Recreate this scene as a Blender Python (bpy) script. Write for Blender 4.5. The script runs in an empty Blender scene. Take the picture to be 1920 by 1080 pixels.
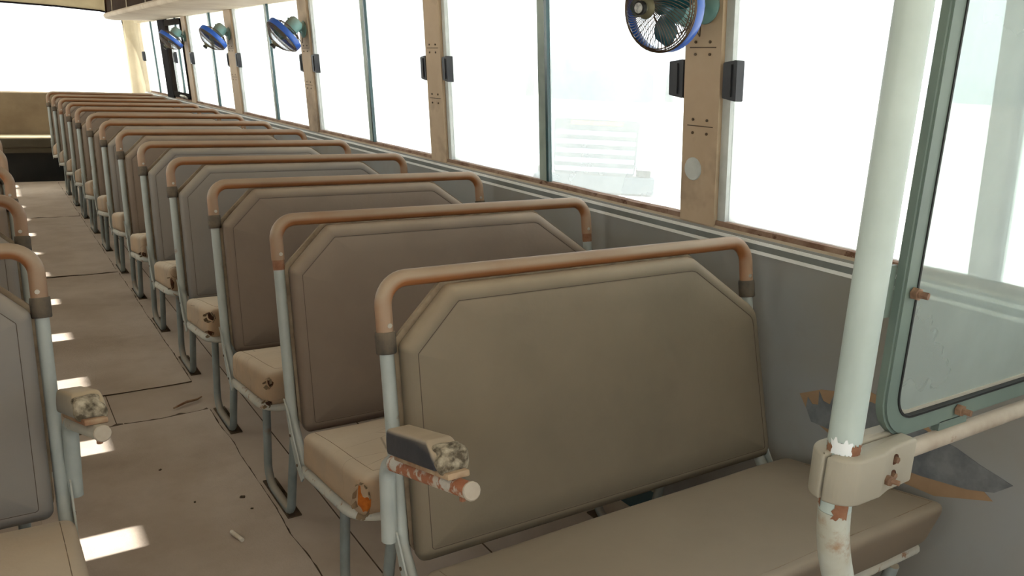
import bpy, bmesh, math, random
from mathutils import Vector, Matrix, noise as mnoise
from math import pi, sin, cos, tan, atan2, sqrt, radians

scene = bpy.context.scene
col = scene.collection
UNIT = 0.87           # the place is laid out in units of 0.87 m, scaled to metres at the end

# ------------------------------------------------------------------ camera
F_PX, YAW, PITCH, ROLL = 1529.75, .5801, .2581, -.0434
cam_d = bpy.data.cameras.new('camera')
cam = bpy.data.objects.new('camera', cam_d); col.objects.link(cam)
cam_d.sensor_width = 36.0; cam_d.lens = F_PX / 1920 * 36
cam_d.clip_start = .02; cam_d.clip_end = 500
fw = Vector((sin(YAW) * cos(PITCH), cos(YAW) * cos(PITCH), -sin(PITCH)))
rt = Vector((cos(YAW), -sin(YAW), 0)); dn = fw.cross(rt)
r2 = rt * cos(ROLL) + dn * sin(ROLL); d2 = -rt * sin(ROLL) + dn * cos(ROLL)
M = Matrix((r2, -d2, -fw)).transposed().to_4x4(); M.translation = (0, 0, 1.5)
cam.matrix_world = M
scene.camera = cam

# ------------------------------------------------------------------ sky, sun, exposure
world = bpy.data.worlds.new('hazy_sky'); scene.world = world; world.use_nodes = True
bg = world.node_tree.nodes['Background']
bg.inputs['Color'].default_value = (.85, .925, 1.0, 1); bg.inputs['Strength'].default_value = 3.3
sun_d = bpy.data.lights.new('sun', 'SUN'); sun = bpy.data.objects.new('sun', sun_d); col.objects.link(sun)
sun_d.energy = 30; sun_d.angle = .02; sun_d.color = (1, .97, .93)
sun.rotation_euler = Vector((.64, -.50, -1)).to_track_quat('-Z', 'Y').to_euler()
sun.location = (-6, 6, 9)
vs = scene.view_settings
vs.view_transform = 'Standard'; vs.look = 'None'; vs.gamma = 1; vs.use_curve_mapping = False
vs.exposure = 0.0

# ------------------------------------------------------------------ materials
def srgb(r, g, b):
    f = lambda c: (c / 255 / 12.92) if c / 255 <= .04045 else ((c / 255 + .055) / 1.055) ** 2.4
    return (f(r), f(g), f(b), 1)

def material(name, c1, c2=None, scale=6, rough=.7, dust=0, dustcol=(168, 148, 122), rust=0, rustcol=(120, 66, 36),
             rustscale=9, bump=.0, bscale=60, metal=0, spec=.3, stain=0, staincol=(70, 55, 42), crack=0, dr=(-.1, .8), rsoft=.04):
    m = bpy.data.materials.new(name); m.use_nodes = True
    nt = m.node_tree; N = nt.nodes; L = nt.links
    b = N['Principled BSDF']
    b.inputs['Roughness'].default_value = rough; b.inputs['Metallic'].default_value = metal
    b.inputs['Specular IOR Level'].default_value = spec
    tc = N.new('ShaderNodeTexCoord'); oi = N.new('ShaderNodeObjectInfo')
    mul = N.new('ShaderNodeVectorMath'); mul.operation = 'SCALE'; mul.inputs['Scale'].default_value = 37
    comb = N.new('ShaderNodeCombineXYZ')
    for k in range(3): L.new(oi.outputs['Random'], comb.inputs[k])
    L.new(comb.outputs[0], mul.inputs[0])
    add = N.new('ShaderNodeVectorMath'); add.operation = 'ADD'
    L.new(tc.outputs['Object'], add.inputs[0]); L.new(mul.outputs[0], add.inputs[1])
    P = add.outputs[0]
    def nz(s, det=4, ro=.6):
        n = N.new('ShaderNodeTexNoise'); n.inputs['Scale'].default_value = s; n.inputs['Detail'].default_value = det
        n.inputs['Roughness'].default_value = ro; L.new(P, n.inputs['Vector']); return n.outputs['Fac']
    def mr(v, a, bb, lo=0, hi=1):
        n = N.new('ShaderNodeMapRange'); n.clamp = True
        for k, q in zip(('From Min', 'From Max', 'To Min', 'To Max'), (a, bb, lo, hi)): n.inputs[k].default_value = q
        L.new(v, n.inputs['Value']); return n.outputs[0]
    def mixc(f, a, bb):
        n = N.new('ShaderNodeMix'); n.data_type = 'RGBA'
        if isinstance(f, float): n.inputs[0].default_value = f
        else: L.new(f, n.inputs[0])
        for s, v in ((6, a), (7, bb)):
            if isinstance(v, tuple): n.inputs[s].default_value = v
            else: L.new(v, n.inputs[s])
        return n.outputs[2]
    def mathn(op, a, bb):
        n = N.new('ShaderNodeMath'); n.operation = op
        for k, v in ((0, a), (1, bb)):
            if isinstance(v, (int, float)): n.inputs[k].default_value = v
            else: L.new(v, n.inputs[k])
        return n.outputs[0]
    colr = mixc(mr(nz(scale), .35, .65), srgb(*c1), srgb(*(c2 or c1)))
    if stain: colr = mixc(mathn('MULTIPLY', mr(nz(2.3, 5, .65), .52, .72), stain), colr, srgb(*staincol))
    if rust: colr = mixc(mr(nz(rustscale, 6, .65), .74 - .3 * rust, .74 + rsoft - .3 * rust), colr, srgb(*rustcol))
    if dust:
        ge = N.new('ShaderNodeNewGeometry'); sx = N.new('ShaderNodeSeparateXYZ'); L.new(ge.outputs['Normal'], sx.inputs[0])
        up = mr(sx.outputs['Z'], *dr)
        d = mathn('MULTIPLY', up, mr(nz(3.5, 5), .25, .6, .55, 1))
        d = mathn('MULTIPLY', d, dust)
        colr = mixc(d, colr, srgb(*dustcol))
    if crack:
        v = N.new('ShaderNodeTexVoronoi'); v.feature = 'DISTANCE_TO_EDGE'; v.inputs['Scale'].default_value = 7
        w = N.new('ShaderNodeVectorMath'); w.operation = 'MULTIPLY'; w.inputs[1].default_value = (.55, 2.2, 1); L.new(P, w.inputs[0]); L.new(w.outputs[0], v.inputs['Vector'])
        ck = mathn('MULTIPLY', mr(v.outputs['Distance'], 0, .012, 1, 0), mr(nz(2.5), .5, .62))
        colr = mixc(mathn('MULTIPLY', ck, crack), colr, srgb(70, 58, 46))
    L.new(colr, b.inputs['Base Color'])
    if bump:
        bn = N.new('ShaderNodeBump'); bn.inputs['Strength'].default_value = bump; bn.inputs['Distance'].default_value = .004
        L.new(nz(bscale, 5), bn.inputs['Height']); L.new(bn.outputs[0], b.inputs['Normal'])
    return m

def glass_mat(name, tint, veil, veilcol=(225, 228, 222), gloss=.05):
    """dusty pane: clear where clean, a thin scattering film of dust over it"""
    m = bpy.data.materials.new(name); m.use_nodes = True
    nt = m.node_tree; N = nt.nodes; L = nt.links
    for n in list(N):
        if n.type != 'OUTPUT_MATERIAL': N.remove(n)
    out = [n for n in N if n.type == 'OUTPUT_MATERIAL'][0]
    tr = N.new('ShaderNodeBsdfTransparent'); tr.inputs[0].default_value = (*tint, 1)
    tl = N.new('ShaderNodeBsdfTranslucent'); tl.inputs[0].default_value = srgb(*veilcol)
    df = N.new('ShaderNodeBsdfDiffuse'); df.inputs[0].default_value = srgb(*veilcol)
    gl = N.new('ShaderNodeBsdfGlossy'); gl.inputs['Roughness'].default_value = .05
    tc = N.new('ShaderNodeTexCoord'); nz = N.new('ShaderNodeTexNoise'); nz.inputs['Scale'].default_value = 2.2; nz.inputs['Detail'].default_value = 6
    L.new(tc.outputs['Object'], nz.inputs['Vector'])
    mr = N.new('ShaderNodeMapRange'); mr.inputs['From Min'].default_value = .3; mr.inputs['From Max'].default_value = .7
    mr.inputs['To Min'].default_value = veil * .7; mr.inputs['To Max'].default_value = veil * 1.3; L.new(nz.outputs['Fac'], mr.inputs['Value'])
    a = N.new('ShaderNodeMixShader'); a.inputs[0].default_value = .45; L.new(tl.outputs[0], a.inputs[1]); L.new(df.outputs[0], a.inputs[2])
    b = N.new('ShaderNodeMixShader'); L.new(mr.outputs[0], b.inputs[0]); L.new(tr.outputs[0], b.inputs[1]); L.new(a.outputs[0], b.inputs[2])
    c = N.new('ShaderNodeMixShader'); c.inputs[0].default_value = gloss; L.new(b.outputs[0], c.inputs[1]); L.new(gl.outputs[0], c.inputs[2])
    L.new(c.outputs[0], out.inputs['Surface'])
    return m

DUST = (172, 152, 126)
MAT = dict(
    vinyl_brown=material('brown_vinyl', (102, 86, 74), (110, 93, 80), 2.5, .62, dust=.8, dustcol=(172, 153, 131), bump=.10, bscale=90, stain=.25, staincol=(88, 72, 59)),
    vinyl_olive=material('olive_brown_vinyl', (98, 88, 73), (103, 92, 75), 2.0, .62, dust=.8, dustcol=(170, 150, 124), bump=.10, bscale=90, stain=.5, staincol=(87, 71, 57)),
    vinyl_grey=material('grey_vinyl', (114, 110, 107), (120, 113, 107), 2.5, .6, dust=.8, dustcol=(172, 157, 138), bump=.10, bscale=90, stain=.2, staincol=(97, 87, 77)),
    cushion=material('dusty_cushion_vinyl', (182, 152, 120), (160, 140, 118), 5, .75, dust=.85, dustcol=(198, 181, 158), bump=.2, bscale=40, crack=.7),
    cushion_clean=material('smooth_cushion_vinyl', (120, 107, 92), (126, 111, 94), 2, .6, dust=.75, dustcol=(152, 137, 118), bump=.06, bscale=60),
    seamdark=material('dark_seam_thread', (92, 78, 66), (80, 68, 57), 30, .9),  # darker thread along the backrest border seam
    flapseam=material('cushion_seam_thread', (140, 120, 98), (120, 102, 84), 30, .9),
    board=material('back_board', (150, 132, 108), (110, 92, 72), 20, .8, dust=.5, bump=.2),
    paint=material('grey_green_paint', (172, 177, 171), (160, 166, 161), 12, .45, dust=.35, rust=.32, rustcol=(136, 108, 86), rustscale=16, bump=.1, bscale=40, rsoft=.09),
    legpaint=material('dull_leg_paint', (142, 150, 148), (128, 136, 134), 12, .5, dust=.7, rust=.40, rustcol=(136, 106, 82), rustscale=7, bump=.15, bscale=40, rsoft=.12),
    flaking=material('flaking_frame_paint', (196, 190, 174), (178, 180, 172), 10, .6, dust=.4, rust=.5, rustcol=(140, 98, 72), rustscale=30, bump=.4, bscale=50, rsoft=.06),
    rustyarm=material('rusted_arm_paint', (190, 176, 156), (196, 190, 178), 14, .7, rust=1.0, rustcol=(160, 102, 72), rustscale=30, bump=.6, bscale=60, rsoft=.07),
    sleeve=material('orange_brown_sleeve', (148, 94, 55), (132, 84, 50), 6, .5, dust=.97, dustcol=(166, 144, 120), bump=.1, bscale=40, dr=(-.25, .35), rust=.14, rustcol=(112, 80, 58), rustscale=20),
    collar=material('rubber_collar', (94, 82, 68), (60, 56, 52), 30, .85, dust=.5, bump=.3),
    bare=material('bare_rusted_steel', (128, 84, 60), (146, 108, 82), 40, .8, bump=.4),
    screw=material('screw_metal', (190, 182, 168), None, 5, .4, metal=.4),
    darkscrew=material('dark_screw', (74, 62, 48), (96, 74, 52), 40, .6, metal=.3),
    rustbolt=material('rusted_bolt', (116, 88, 70), (146, 116, 92), 60, .7, bump=.5, metal=.2),
    black=material('black_plastic', (40, 41, 44), (50, 50, 54), 8, .45, dust=.4, dustcol=(120, 112, 102)),
    armvinyl=material('black_arm_vinyl', (52, 52, 56), (62, 62, 66), 8, .5, dust=.97, dustcol=(182, 162, 136), bump=.1, dr=(.2, .8)),
    armvinyl_pale=material('pale_arm_vinyl', (150, 146, 136), (138, 134, 126), 8, .6, dust=.9, dustcol=(190, 168, 136), bump=.1),
    foam=material('crumbled_foam', (182, 168, 144), (84, 74, 58), 55, .95, bump=1, bscale=60),
    wood=material('arm_wood', (176, 152, 122), (140, 100, 74), 20, .85, bump=.3),
    orangefoam=material('orange_foam', (196, 110, 34), (150, 74, 22), 30, .95, bump=.8, bscale=50),
    hole=material('dark_foam_hole', (58, 38, 26), (90, 54, 32), 40, .95, bump=.5),
    flap=material('torn_vinyl_flap', (150, 128, 100), (120, 102, 80), 30, .8, bump=.4),
    floor=material('dusty_floor', (194, 177, 160), (184, 166, 148), 4, .9, stain=.4, staincol=(156, 136, 116), bump=.15, bscale=30),
    mat_=material('rubber_mat_dusty', (198, 181, 164), (186, 168, 150), 5, .9, stain=.45, staincol=(156, 136, 116), bump=.35, bscale=140),
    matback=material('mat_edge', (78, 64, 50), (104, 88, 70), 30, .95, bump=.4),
    wall=material('grey_wall_laminate', (146, 148, 148), (142, 138, 130), 1.6, .5, stain=.5, staincol=(132, 118, 102), bump=.03, spec=.4),
    bluebase=material('blue_base_paint', (58, 104, 118), (76, 96, 98), 5, .6, dust=.6),
    trim=material('aluminium_trim', (246, 246, 243), (234, 233, 228), 10, .4, spec=.5),
    stripegrey=material('grey_trim_band', (126, 130, 128), (118, 120, 116), 6, .4),
    sill=material('dusty_sill', (190, 174, 152), (172, 154, 132), 9, .85, stain=.4, staincol=(128, 106, 86), bump=.3, bscale=40),
    sillrust=material('rusted_channel', (118, 88, 70), (156, 130, 110), 14, .9, rust=.45, rustcol=(96, 66, 50), bump=.6, bscale=50),
    pillar=material('beige_pillar_panel', (190, 166, 138), (180, 156, 128), 5, .6, stain=.85, staincol=(112, 94, 77), bump=.05),
    channel=material('pale_window_channel', (206, 208, 202), (188, 190, 184), 14, .5, stain=.2, staincol=(130, 124, 112)),
    stile=material('greenish_stile', (136, 150, 138), (170, 178, 166), 3, .4, stain=.5, staincol=(88, 100, 92)),
    glassedge=material('teal_glass_edge', (30, 74, 76), (22, 58, 60), 5, .25, spec=.6),
    cream=material('cream_lining', (190, 176, 146), (176, 162, 134), 4, .7, stain=.3, staincol=(146, 128, 100)),
    ceiling=material('ceiling_lining', (226, 222, 212), (216, 212, 202), 3, .8),
    rack=material('rack_cladding', (200, 186, 164), (184, 166, 144), 6, .7, stain=.4, staincol=(146, 126, 104), bump=.2, bscale=25),
    darkwood=material('dark_brown_board', (60, 43, 32), (48, 34, 25), 8, .9, spec=.05),
    gasket=material('dark_gasket', (26, 23, 26), (34, 30, 30), 10, .9, spec=.05),
    doorframe=material('brown_door_frame', (30, 25, 22), (40, 33, 28), 10, .9, spec=.05),
    rearpanel=material('rear_panel_vinyl', (134, 117, 93), (120, 103, 81), 3, .85, stain=.5, staincol=(104, 86, 64), bump=.3, bscale=20, spec=.15),
    rearcushion=material('rear_bench_vinyl', (86, 79, 65), (76, 69, 56), 4, .8, dust=.9, dustcol=(190, 170, 138), dr=(.5, .9)),
    dark=material('dark_box_face', (30, 32, 32), (40, 40, 38), 4, .7),
    pole=material('pale_green_pole_paint', (186, 198, 190), (176, 188, 180), 7, .4, rust=.10, rustcol=(104, 78, 60), rustscale=26, bump=.05, bscale=30),
    polerust=material('pole_rust_wear', (192, 198, 190), (176, 174, 158), 9, .6, rust=.72, rustcol=(156, 130, 104), rustscale=22, bump=.2, bscale=50, rsoft=.16),
    clamp=material('cream_clamp_casting', (168, 162, 146), (156, 149, 133), 6, .65, dust=.3, dustcol=(176, 162, 140), bump=.15, bscale=40),
    rail=material('dusty_rail', (178, 168, 152), (154, 140, 124), 14, .6, dust=.5, dustcol=(190, 176, 154), rust=.38, rustcol=(128, 98, 76), rustscale=30, rsoft=.08),
    screenframe=material('grey_green_frame', (112, 126, 116), (102, 116, 108), 8, .45, stain=.4, staincol=(84, 94, 84)),
    seal=material('rubber_seal', (36, 36, 34), None, 5, .6),
    torn=material('exposed_grey_sheet', (124, 126, 127), (100, 103, 106), 24, .5, bump=.15),
    tan=material('tan_backing', (164, 134, 104), (150, 122, 94), 10, .9),
    fanblue=material('blue_fan_ring', (40, 96, 190), (34, 84, 170), 5, .3, spec=.6),
    fanteal=material('teal_fan_blade', (24, 92, 100), (20, 78, 88), 5, .35, spec=.6),
    fanwire=material('bronze_fan_wire', (104, 84, 64), (84, 66, 52), 30, .4, metal=.5),
    fancap=material('fan_centre_boss', (120, 116, 92), (104, 100, 80), 10, .4, metal=.3),
    fanbadge=material('fan_badge', (190, 190, 184), (120, 120, 116), 120, .4),
    fanbody=material('teal_fan_body', (124, 160, 154), (108, 146, 142), 8, .5, dust=.5),
    sand=material('outside_sand', (206, 202, 194), (194, 190, 182), .4, .95),
    truck=material('truck_paint', (196, 214, 224), (190, 208, 218), 2, .3, spec=.5),
    truckdark=material('truck_dark_trim', (66, 78, 86), (56, 66, 74), 2, .4),
    truckglass=material('truck_glass', (60, 84, 92), None, 2, .1, spec=.6),
    yellow=material('yellow_band', (230, 196, 90), None, 2, .5),
    whitepaint=material('white_paint', (232, 234, 232), None, 2, .4),
    tyre=material('tyre_rubber', (50, 50, 50), None, 8, .9),
    paper=material('cigarette_paper', (240, 232, 218), (216, 200, 176), 30, .9),
    stone=material('grit_stone', (96, 82, 66), (70, 58, 46), 60, .9, bump=.5),
)
MAT['glass'] = glass_mat('dusty_window_glass', (.95, .97, .98), .34)
MAT['screen'] = glass_mat('dusty_screen_glass', (.86, .92, .90), .36, (214, 222, 218), .06)

# ------------------------------------------------------------------ mesh helpers
class MB:
    def __init__(s): s.v = []; s.f = []
    def add(s, vs, fs):
        o = len(s.v); s.v += [tuple(v) for v in vs]; s.f += [tuple(i + o for i in f) for f in fs]; return s
    def box(s, x0, x1, y0, y1, z0, z1, fn=None):
        vs = [(x, y, z) for z in (z0, z1) for y in (y0, y1) for x in (x0, x1)]
        if fn: vs = [fn(*v) for v in vs]
        return s.add(vs, [(0, 2, 3, 1), (4, 5, 7, 6), (0, 1, 5, 4), (2, 6, 7, 3), (0, 4, 6, 2), (1, 3, 7, 5)])
    def tube(s, pts, r, n=10, caps=True, closed=False):
        pts = [Vector(p) for p in pts]; m = len(pts)
        rr = r if isinstance(r, (list, tuple)) else [r] * m
        tan_ = []
        for i in range(m):
            if closed: t = pts[(i + 1) % m] - pts[i - 1]
            else: t = pts[min(i + 1, m - 1)] - pts[max(i - 1, 0)]
            tan_.append(t.normalized())
        u = tan_[0].orthogonal().normalized(); vs = []
        for i in range(m):
            t = tan_[i]; u = (u - t * u.dot(t)).normalized(); w = t.cross(u)
            vs += [pts[i] + (u * cos(2 * pi * k / n) + w * sin(2 * pi * k / n)) * rr[i] for k in range(n)]
        fs = [(i * n + k, i * n + (k + 1) % n, (i + 1) * n + (k + 1) % n, (i + 1) * n + k) for i in range(m - 1) for k in range(n)]
        if closed: fs += [((m - 1) * n + k, (m - 1) * n + (k + 1) % n, (k + 1) % n, k) for k in range(n)]
        elif caps: fs += [tuple(range(n))[::-1], tuple((m - 1) * n + k for k in range(n))]
        return s.add(vs, fs)
    def prism(s, poly, h0, h1, fn):
        """poly in 2d, extruded between h0 and h1; fn(a, b, h) -> xyz"""
        n = len(poly)
        vs = [fn(a, b, h) for h in (h0, h1) for a, b in poly]
        return s.add(vs, [tuple(range(n))[::-1], tuple(range(n, 2 * n))] + [(k, (k + 1) % n, n + (k + 1) % n, n + k) for k in range(n)])
    def rings(s, rings, cap0=True, cap1=True):
        n = len(rings[0]); vs = [p for r in rings for p in r]; m = len(rings)
        fs = [(i * n + k, i * n + (k + 1) % n, (i + 1) * n + (k + 1) % n, (i + 1) * n + k) for i in range(m - 1) for k in range(n)]
        if cap0: fs.append(tuple(range(n))[::-1])
        if cap1:
            vs.append(tuple(sum(Vector(p) for p in rings[-1]) / n if False else sum((Vector(p) for p in rings[-1]), Vector()) / n))
            fs += [((m - 1) * n + k, (m - 1) * n + (k + 1) % n, len(vs) - 1) for k in range(n)]
        return s.add(vs, fs)
    def lathe(s, prof, n, fn):
        """prof: list of (r, h)"""
        vs = [fn(r * cos(2 * pi * k / n), r * sin(2 * pi * k / n), h) for r, h in prof for k in range(n)]; m = len(prof)
        fs = [(i * n + k, i * n + (k + 1) % n, (i + 1) * n + (k + 1) % n, (i + 1) * n + k) for i in range(m - 1) for k in range(n)]
        fs += [tuple(range(n))[::-1], tuple((m - 1) * n + k for k in range(n))]
        return s.add(vs, fs)
    def rbox(s, hx, hy, hz, r, fn, k=3, mid=4):
        def cs(h):
            a = [-h + r * (1 - cos(pi / 2 * i / k)) if False else -h + r * i / k for i in range(k + 1)]
            m_ = [-(h - r) + 2 * (h - r) * i / mid for i in range(1, mid)]
            return a + m_ + [-q for q in reversed(a)]
        X, Y, Z = cs(hx), cs(hy), cs(hz); idx = {}; vs = []; fs = []
        def V(p):
            key = tuple(round(c, 6) for c in p)
            if key not in idx:
                q = Vector((max(-hx + r, min(hx - r, p[0])), max(-hy + r, min(hy - r, p[1])), max(-hz + r, min(hz - r, p[2]))))
                d = Vector(p) - q
                if d.length > 1e-9: q = q + d.normalized() * r
                idx[key] = len(vs); vs.append(fn(*q))
            return idx[key]
        def face(A, B, mk, flip):
            for i in range(len(A) - 1):
                for j in range(len(B) - 1):
                    q = [V(mk(A[i], B[j])), V(mk(A[i + 1], B[j])), V(mk(A[i + 1], B[j + 1])), V(mk(A[i], B[j + 1]))]
                    fs.append(tuple(q[::-1] if flip else q))
        face(X, Y, lambda a, b: (a, b, hz), False); face(X, Y, lambda a, b: (a, b, -hz), True)
        face(X, Z, lambda a, b: (a, -hy, b), False); face(X, Z, lambda a, b: (a, hy, b), True)
        face(Y, Z, lambda a, b: (hx, a, b), False); face(Y, Z, lambda a, b: (-hx, a, b), True)
        return s.add(vs, fs)
    def build(s, name, mat, parent=None, smooth=True, ang=40):
        me = bpy.data.meshes.new(name); me.from_pydata(s.v, [], s.f); me.update()
        bm = bmesh.new(); bm.from_mesh(me); bmesh.ops.recalc_face_normals(bm, faces=bm.faces)
        if smooth:
            for f in bm.faces: f.smooth = True
            for e in bm.edges:
                if len(e.link_faces) == 2 and e.calc_face_angle(0) > radians(ang): e.smooth = False
        bm.to_mesh(me); bm.free()
        me.materials.append(MAT[mat] if isinstance(mat, str) else mat)
        o = bpy.data.objects.new(name, me); col.objects.link(o)
        if parent is not None: o.parent = parent
        return o

def fillet(pts, rad, n=6):
    """round the inner corners of an open polyline"""
    P = [Vector(p) for p in pts]; out = [P[0]]
    for i in range(1, len(P) - 1):
        r = rad[i] if isinstance(rad, (list, tuple)) else rad
        a = (P[i - 1] - P[i]); b = (P[i + 1] - P[i]); la, lb = a.length, b.length; a.normalize(); b.normalize()
        th = a.angle(b)
        if r <= 0 or th > pi - .01: out.append(P[i]); continue
        d = min(r / tan(th / 2), la * .49, lb * .49); r_ = d * tan(th / 2)
        c = P[i] + (a + b).normalized() * (r_ / sin(th / 2))
        p0, p1 = P[i] + a * d, P[i] + b * d; v0, v1 = p0 - c, p1 - c; ang = v0.angle(v1)
        for k in range(n + 1):
            t = k / n
            out.append(c + (v0 * sin((1 - t) * ang) + v1 * sin(t * ang)) / sin(ang))
    out.append(P[-1]); return out

def fillet2(poly, rads, n=4):
    """round the corners of a closed 2d polygon"""
    m = len(poly); out = []
    for i in range(m):
        q = fillet([(*poly[i - 1], 0), (*poly[i], 0), (*poly[(i + 1) % m], 0)], [0, rads[i] if isinstance(rads, (list, tuple)) else rads, 0], n)
        out += [(p.x, p.y) for p in q[1:-1]]
    return out

def inset(poly, d):
    m = len(poly); out = []
    A = sum(poly[i][0] * poly[(i + 1) % m][1] - poly[(i + 1) % m][0] * poly[i][1] for i in range(m))
    sg = 1 if A > 0 else -1
    for i in range(m):
        p0, p1, p2 = Vector(poly[i - 1]), Vector(poly[i]), Vector(poly[(i + 1) % m])
        e0, e1 = (p1 - p0).normalized(), (p2 - p1).normalized()
        n0, n1 = Vector((-e0.y, e0.x)) * sg, Vector((-e1.y, e1.x)) * sg
        b = (n0 + n1).normalized(); q = p1 + b * (d / max(.5, b.dot(n0)))
        out.append((q.x, q.y))
    return out

def tag(o, label=None, cat=None, group=None, kind=None):
    for k, v in (('label', label), ('category', cat), ('group', group), ('kind', kind)):
        if v: o[k] = v
    return o
def empty(name, loc=(0, 0, 0), kind=None):
    o = bpy.data.objects.new(name, None); o.empty_display_size = .1; col.objects.link(o); o.location = loc
    if kind: o['kind'] = kind
    return o
def copy_tree(o, parent=None):
    c = o.copy(); col.objects.link(c); c.parent = parent
    for ch in o.children: copy_tree(ch, c)
    return c
def recolour(o, mat):
    o.material_slots[0].link = 'OBJECT'; o.material_slots[0].material = MAT[mat]
def part(o, name):
    return [c for c in o.children if c.name.split('.')[0] == name]

# ------------------------------------------------------------------ the bus shell
XW, XL = 1.861, -.90            # inner faces of the right and left side walls
Y0, Y1 = -1.9, 11.95            # front bulkhead and rear wall
LEAN = .085
def wx(z, off=0.0): return 1.875 + off - LEAN * (z - 1.08)       # leaning window plane, right side

floor = MB().box(XL, XW, Y0, Y1, -.06, 0).build('floor', 'floor', smooth=False); tag(floor, kind='structure')

# right wall: lower panel with parts
wr = MB().box(XW, XW + .05, Y0, Y1, -.06, 1.066).build('wall_right', 'wall', smooth=False); tag(wr, kind='structure')
MB().box(XW - .004, XW, Y0, Y1, 1.022, 1.032).build('trim_strip', 'trim', wr, False)
MB().box(XW - .003, XW, Y0, Y1, 1.032, 1.050).build('trim_band', 'stripegrey', wr, False)
MB().box(XW - .005, XW, Y0, Y1, 1.050, 1.059).build('trim_strip', 'trim', wr, False)
sl = MB(); ns = 170
for i in range(ns):      # sill ledge, slightly uneven
    ya, yb = Y0 + (Y1 - Y0) * i / ns, Y0 + (Y1 - Y0) * (i + 1) / ns
    sl.box(XW, XW + .012, ya, yb, 1.059, 1.076, lambda x, y, z: (x + (.012 if z > 1.07 else 0), y, z))
sl.build('sill', 'sill', wr, False)
random.seed(5)
ch = MB(); ns = 260; prev = None
for i in range(ns):      # rusted glazing channel with a ragged lip
    ya, yb = .1 + 11.2 * i / ns, .1 + 11.2 * (i + 1) / ns
    j = mnoise.noise(Vector((ya * 5, 3, 0))) * .003
    ch.box(XW + .010, XW + .05, ya, yb, 1.072, 1.088 + j)
ch.build('glazing_channel', 'sillrust', wr, False)
br = MB().box(XW - .018, XW, Y0, Y1, 0, .11).build('baseboard_right', 'bluebase', smooth=False); tag(br, kind='structure')

PILLARS = [(-.05, .13), (1.735, 1.88), (3.465, 3.615), (5.23, 5.40), (7.06, 7.27), (8.77, 8.95)]
def leanbox(mb, y0, y1, z0, z1, d0, d1):
    return mb.box(0, 1, y0, y1, z0, z1, lambda x, y, z: (wx(z, d0 if x < .5 else d1), y, z))
def hcyl(mb, c, ax, r, h, n=8):
    c = Vector(c); ax = Vector(ax).normalized()
    return mb.tube([c, c + ax * h], r, n)
for i, (a, b) in enumerate(PILLARS):
    p = leanbox(MB(), a, b, 1.07, 1.93, -.012, .05).build('pillar', 'pillar', wr, False)
    c = leanbox(MB(), a - .030, a, 1.085, 1.93, .004, .05).build('window_channel', 'channel', wr, False)
    leanbox(MB(), b, b + .014, 1.085, 1.93, .004, .05).build('window_channel', 'channel', wr, False)
    if i in (1, 2, 3, 4):
        w = b - a
        for z in (1.345, 1.385, 1.575, 1.61):
            for fy in (.3, .7):
                hcyl(MB(), (wx(z, -.012), a + w * fy, z), (-1, 0, 0), .0045, .003, 7).build('screw', 'darkscrew', p)
        for z in (1.365, 1.593):
            leanbox(MB(), a + .02, b - .02, z, z + .003, -.0135, -.011).build('panel_seam', 'darkscrew', p, False)
    if i == 1:   # round pale spot where paint was touched up
        MB().lathe([(.036, 0), (.034, .0025)], 18, lambda u, v, h: (wx(1.235 + v, -.0125) - h, a + .095 + u, 1.235 + v)).build('round_patch', 'channel', p)
hd = leanbox(MB(), Y0, Y1, 1.90, 2.34, -.01, .05).build('wall_upper_right', 'cream', smooth=False); tag(hd, kind='structure')

# windows, right: two sliding panes, meeting stile, latches
def window(n, y0, y1, bar, latches, first=True):
    w = empty('window_%d' % n, (0, 0, 0), 'structure')
    leanbox(MB(), y0, bar + .05, 1.085, 1.91, .030, .034).build('pane', 'glass', w, False)
    leanbox(MB(), bar - .01, y1, 1.085, 1.91, .018, .022).build('pane', 'glass', w, False)
    leanbox(MB(), bar + .012, bar + .062, 1.085, 1.91, .008, .028).build('meeting_stile', 'stile', w, False)
    leanbox(MB(), bar - .006, bar + .010, 1.085, 1.91, .004, .020).build('glass_edge', 'glassedge', w, False)
    for (ya, yb) in latches:
        m = MB()
        prof = fillet2([(0, 0), (.034, .0), (.034, .012), (.020, .034), (0, .040)], .004, 2)
        yy0, yy1 = ya, yb; zc_ = 1.503
        poly = fillet2([(yy0, zc_ - .058), (yy1, zc_ - .050), (yy1, zc_ + .050), (yy0, zc_ + .058)], .004, 2)
        m.prism(poly, 0, .030, lambda a_, b_, h: (wx(b_, .016) - h, a_ + (.006 if h > .02 and False else 0), b_))
        o = m.build('latch', 'black', w, True, 30)
        gr = MB(); leanbox(gr, yy0 + (yy1 - yy0) * .35, yy0 + (yy1 - yy0) * .6, zc_ - .045, zc_ + .045, -.019, -.012)
        gr.build('grip', 'black', o, False)
    return w
window(1, .13, 1.705, .90, [(1.67, 1.722)])
window(2, 1.895, 3.435, 2.64, [(1.885, 1.945), (3.40, 3.450)])
window(3, 3.63, 5.20, 4.36, [(3.62, 3.672), (5.155, 5.215)])
window(4, 5.415, 7.03, 6.13, [(5.405, 5.455), (6.985, 7.045)])
window(5, 7.285, 8.74, 7.87, [(7.275, 7.325), (8.69, 8.755)])
window(6, 8.96, 9.80, 9.35, [(9.50, 9.58)])
window(7, 10.15, 11.50, 10.75, [(11.42, 11.49)])
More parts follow.
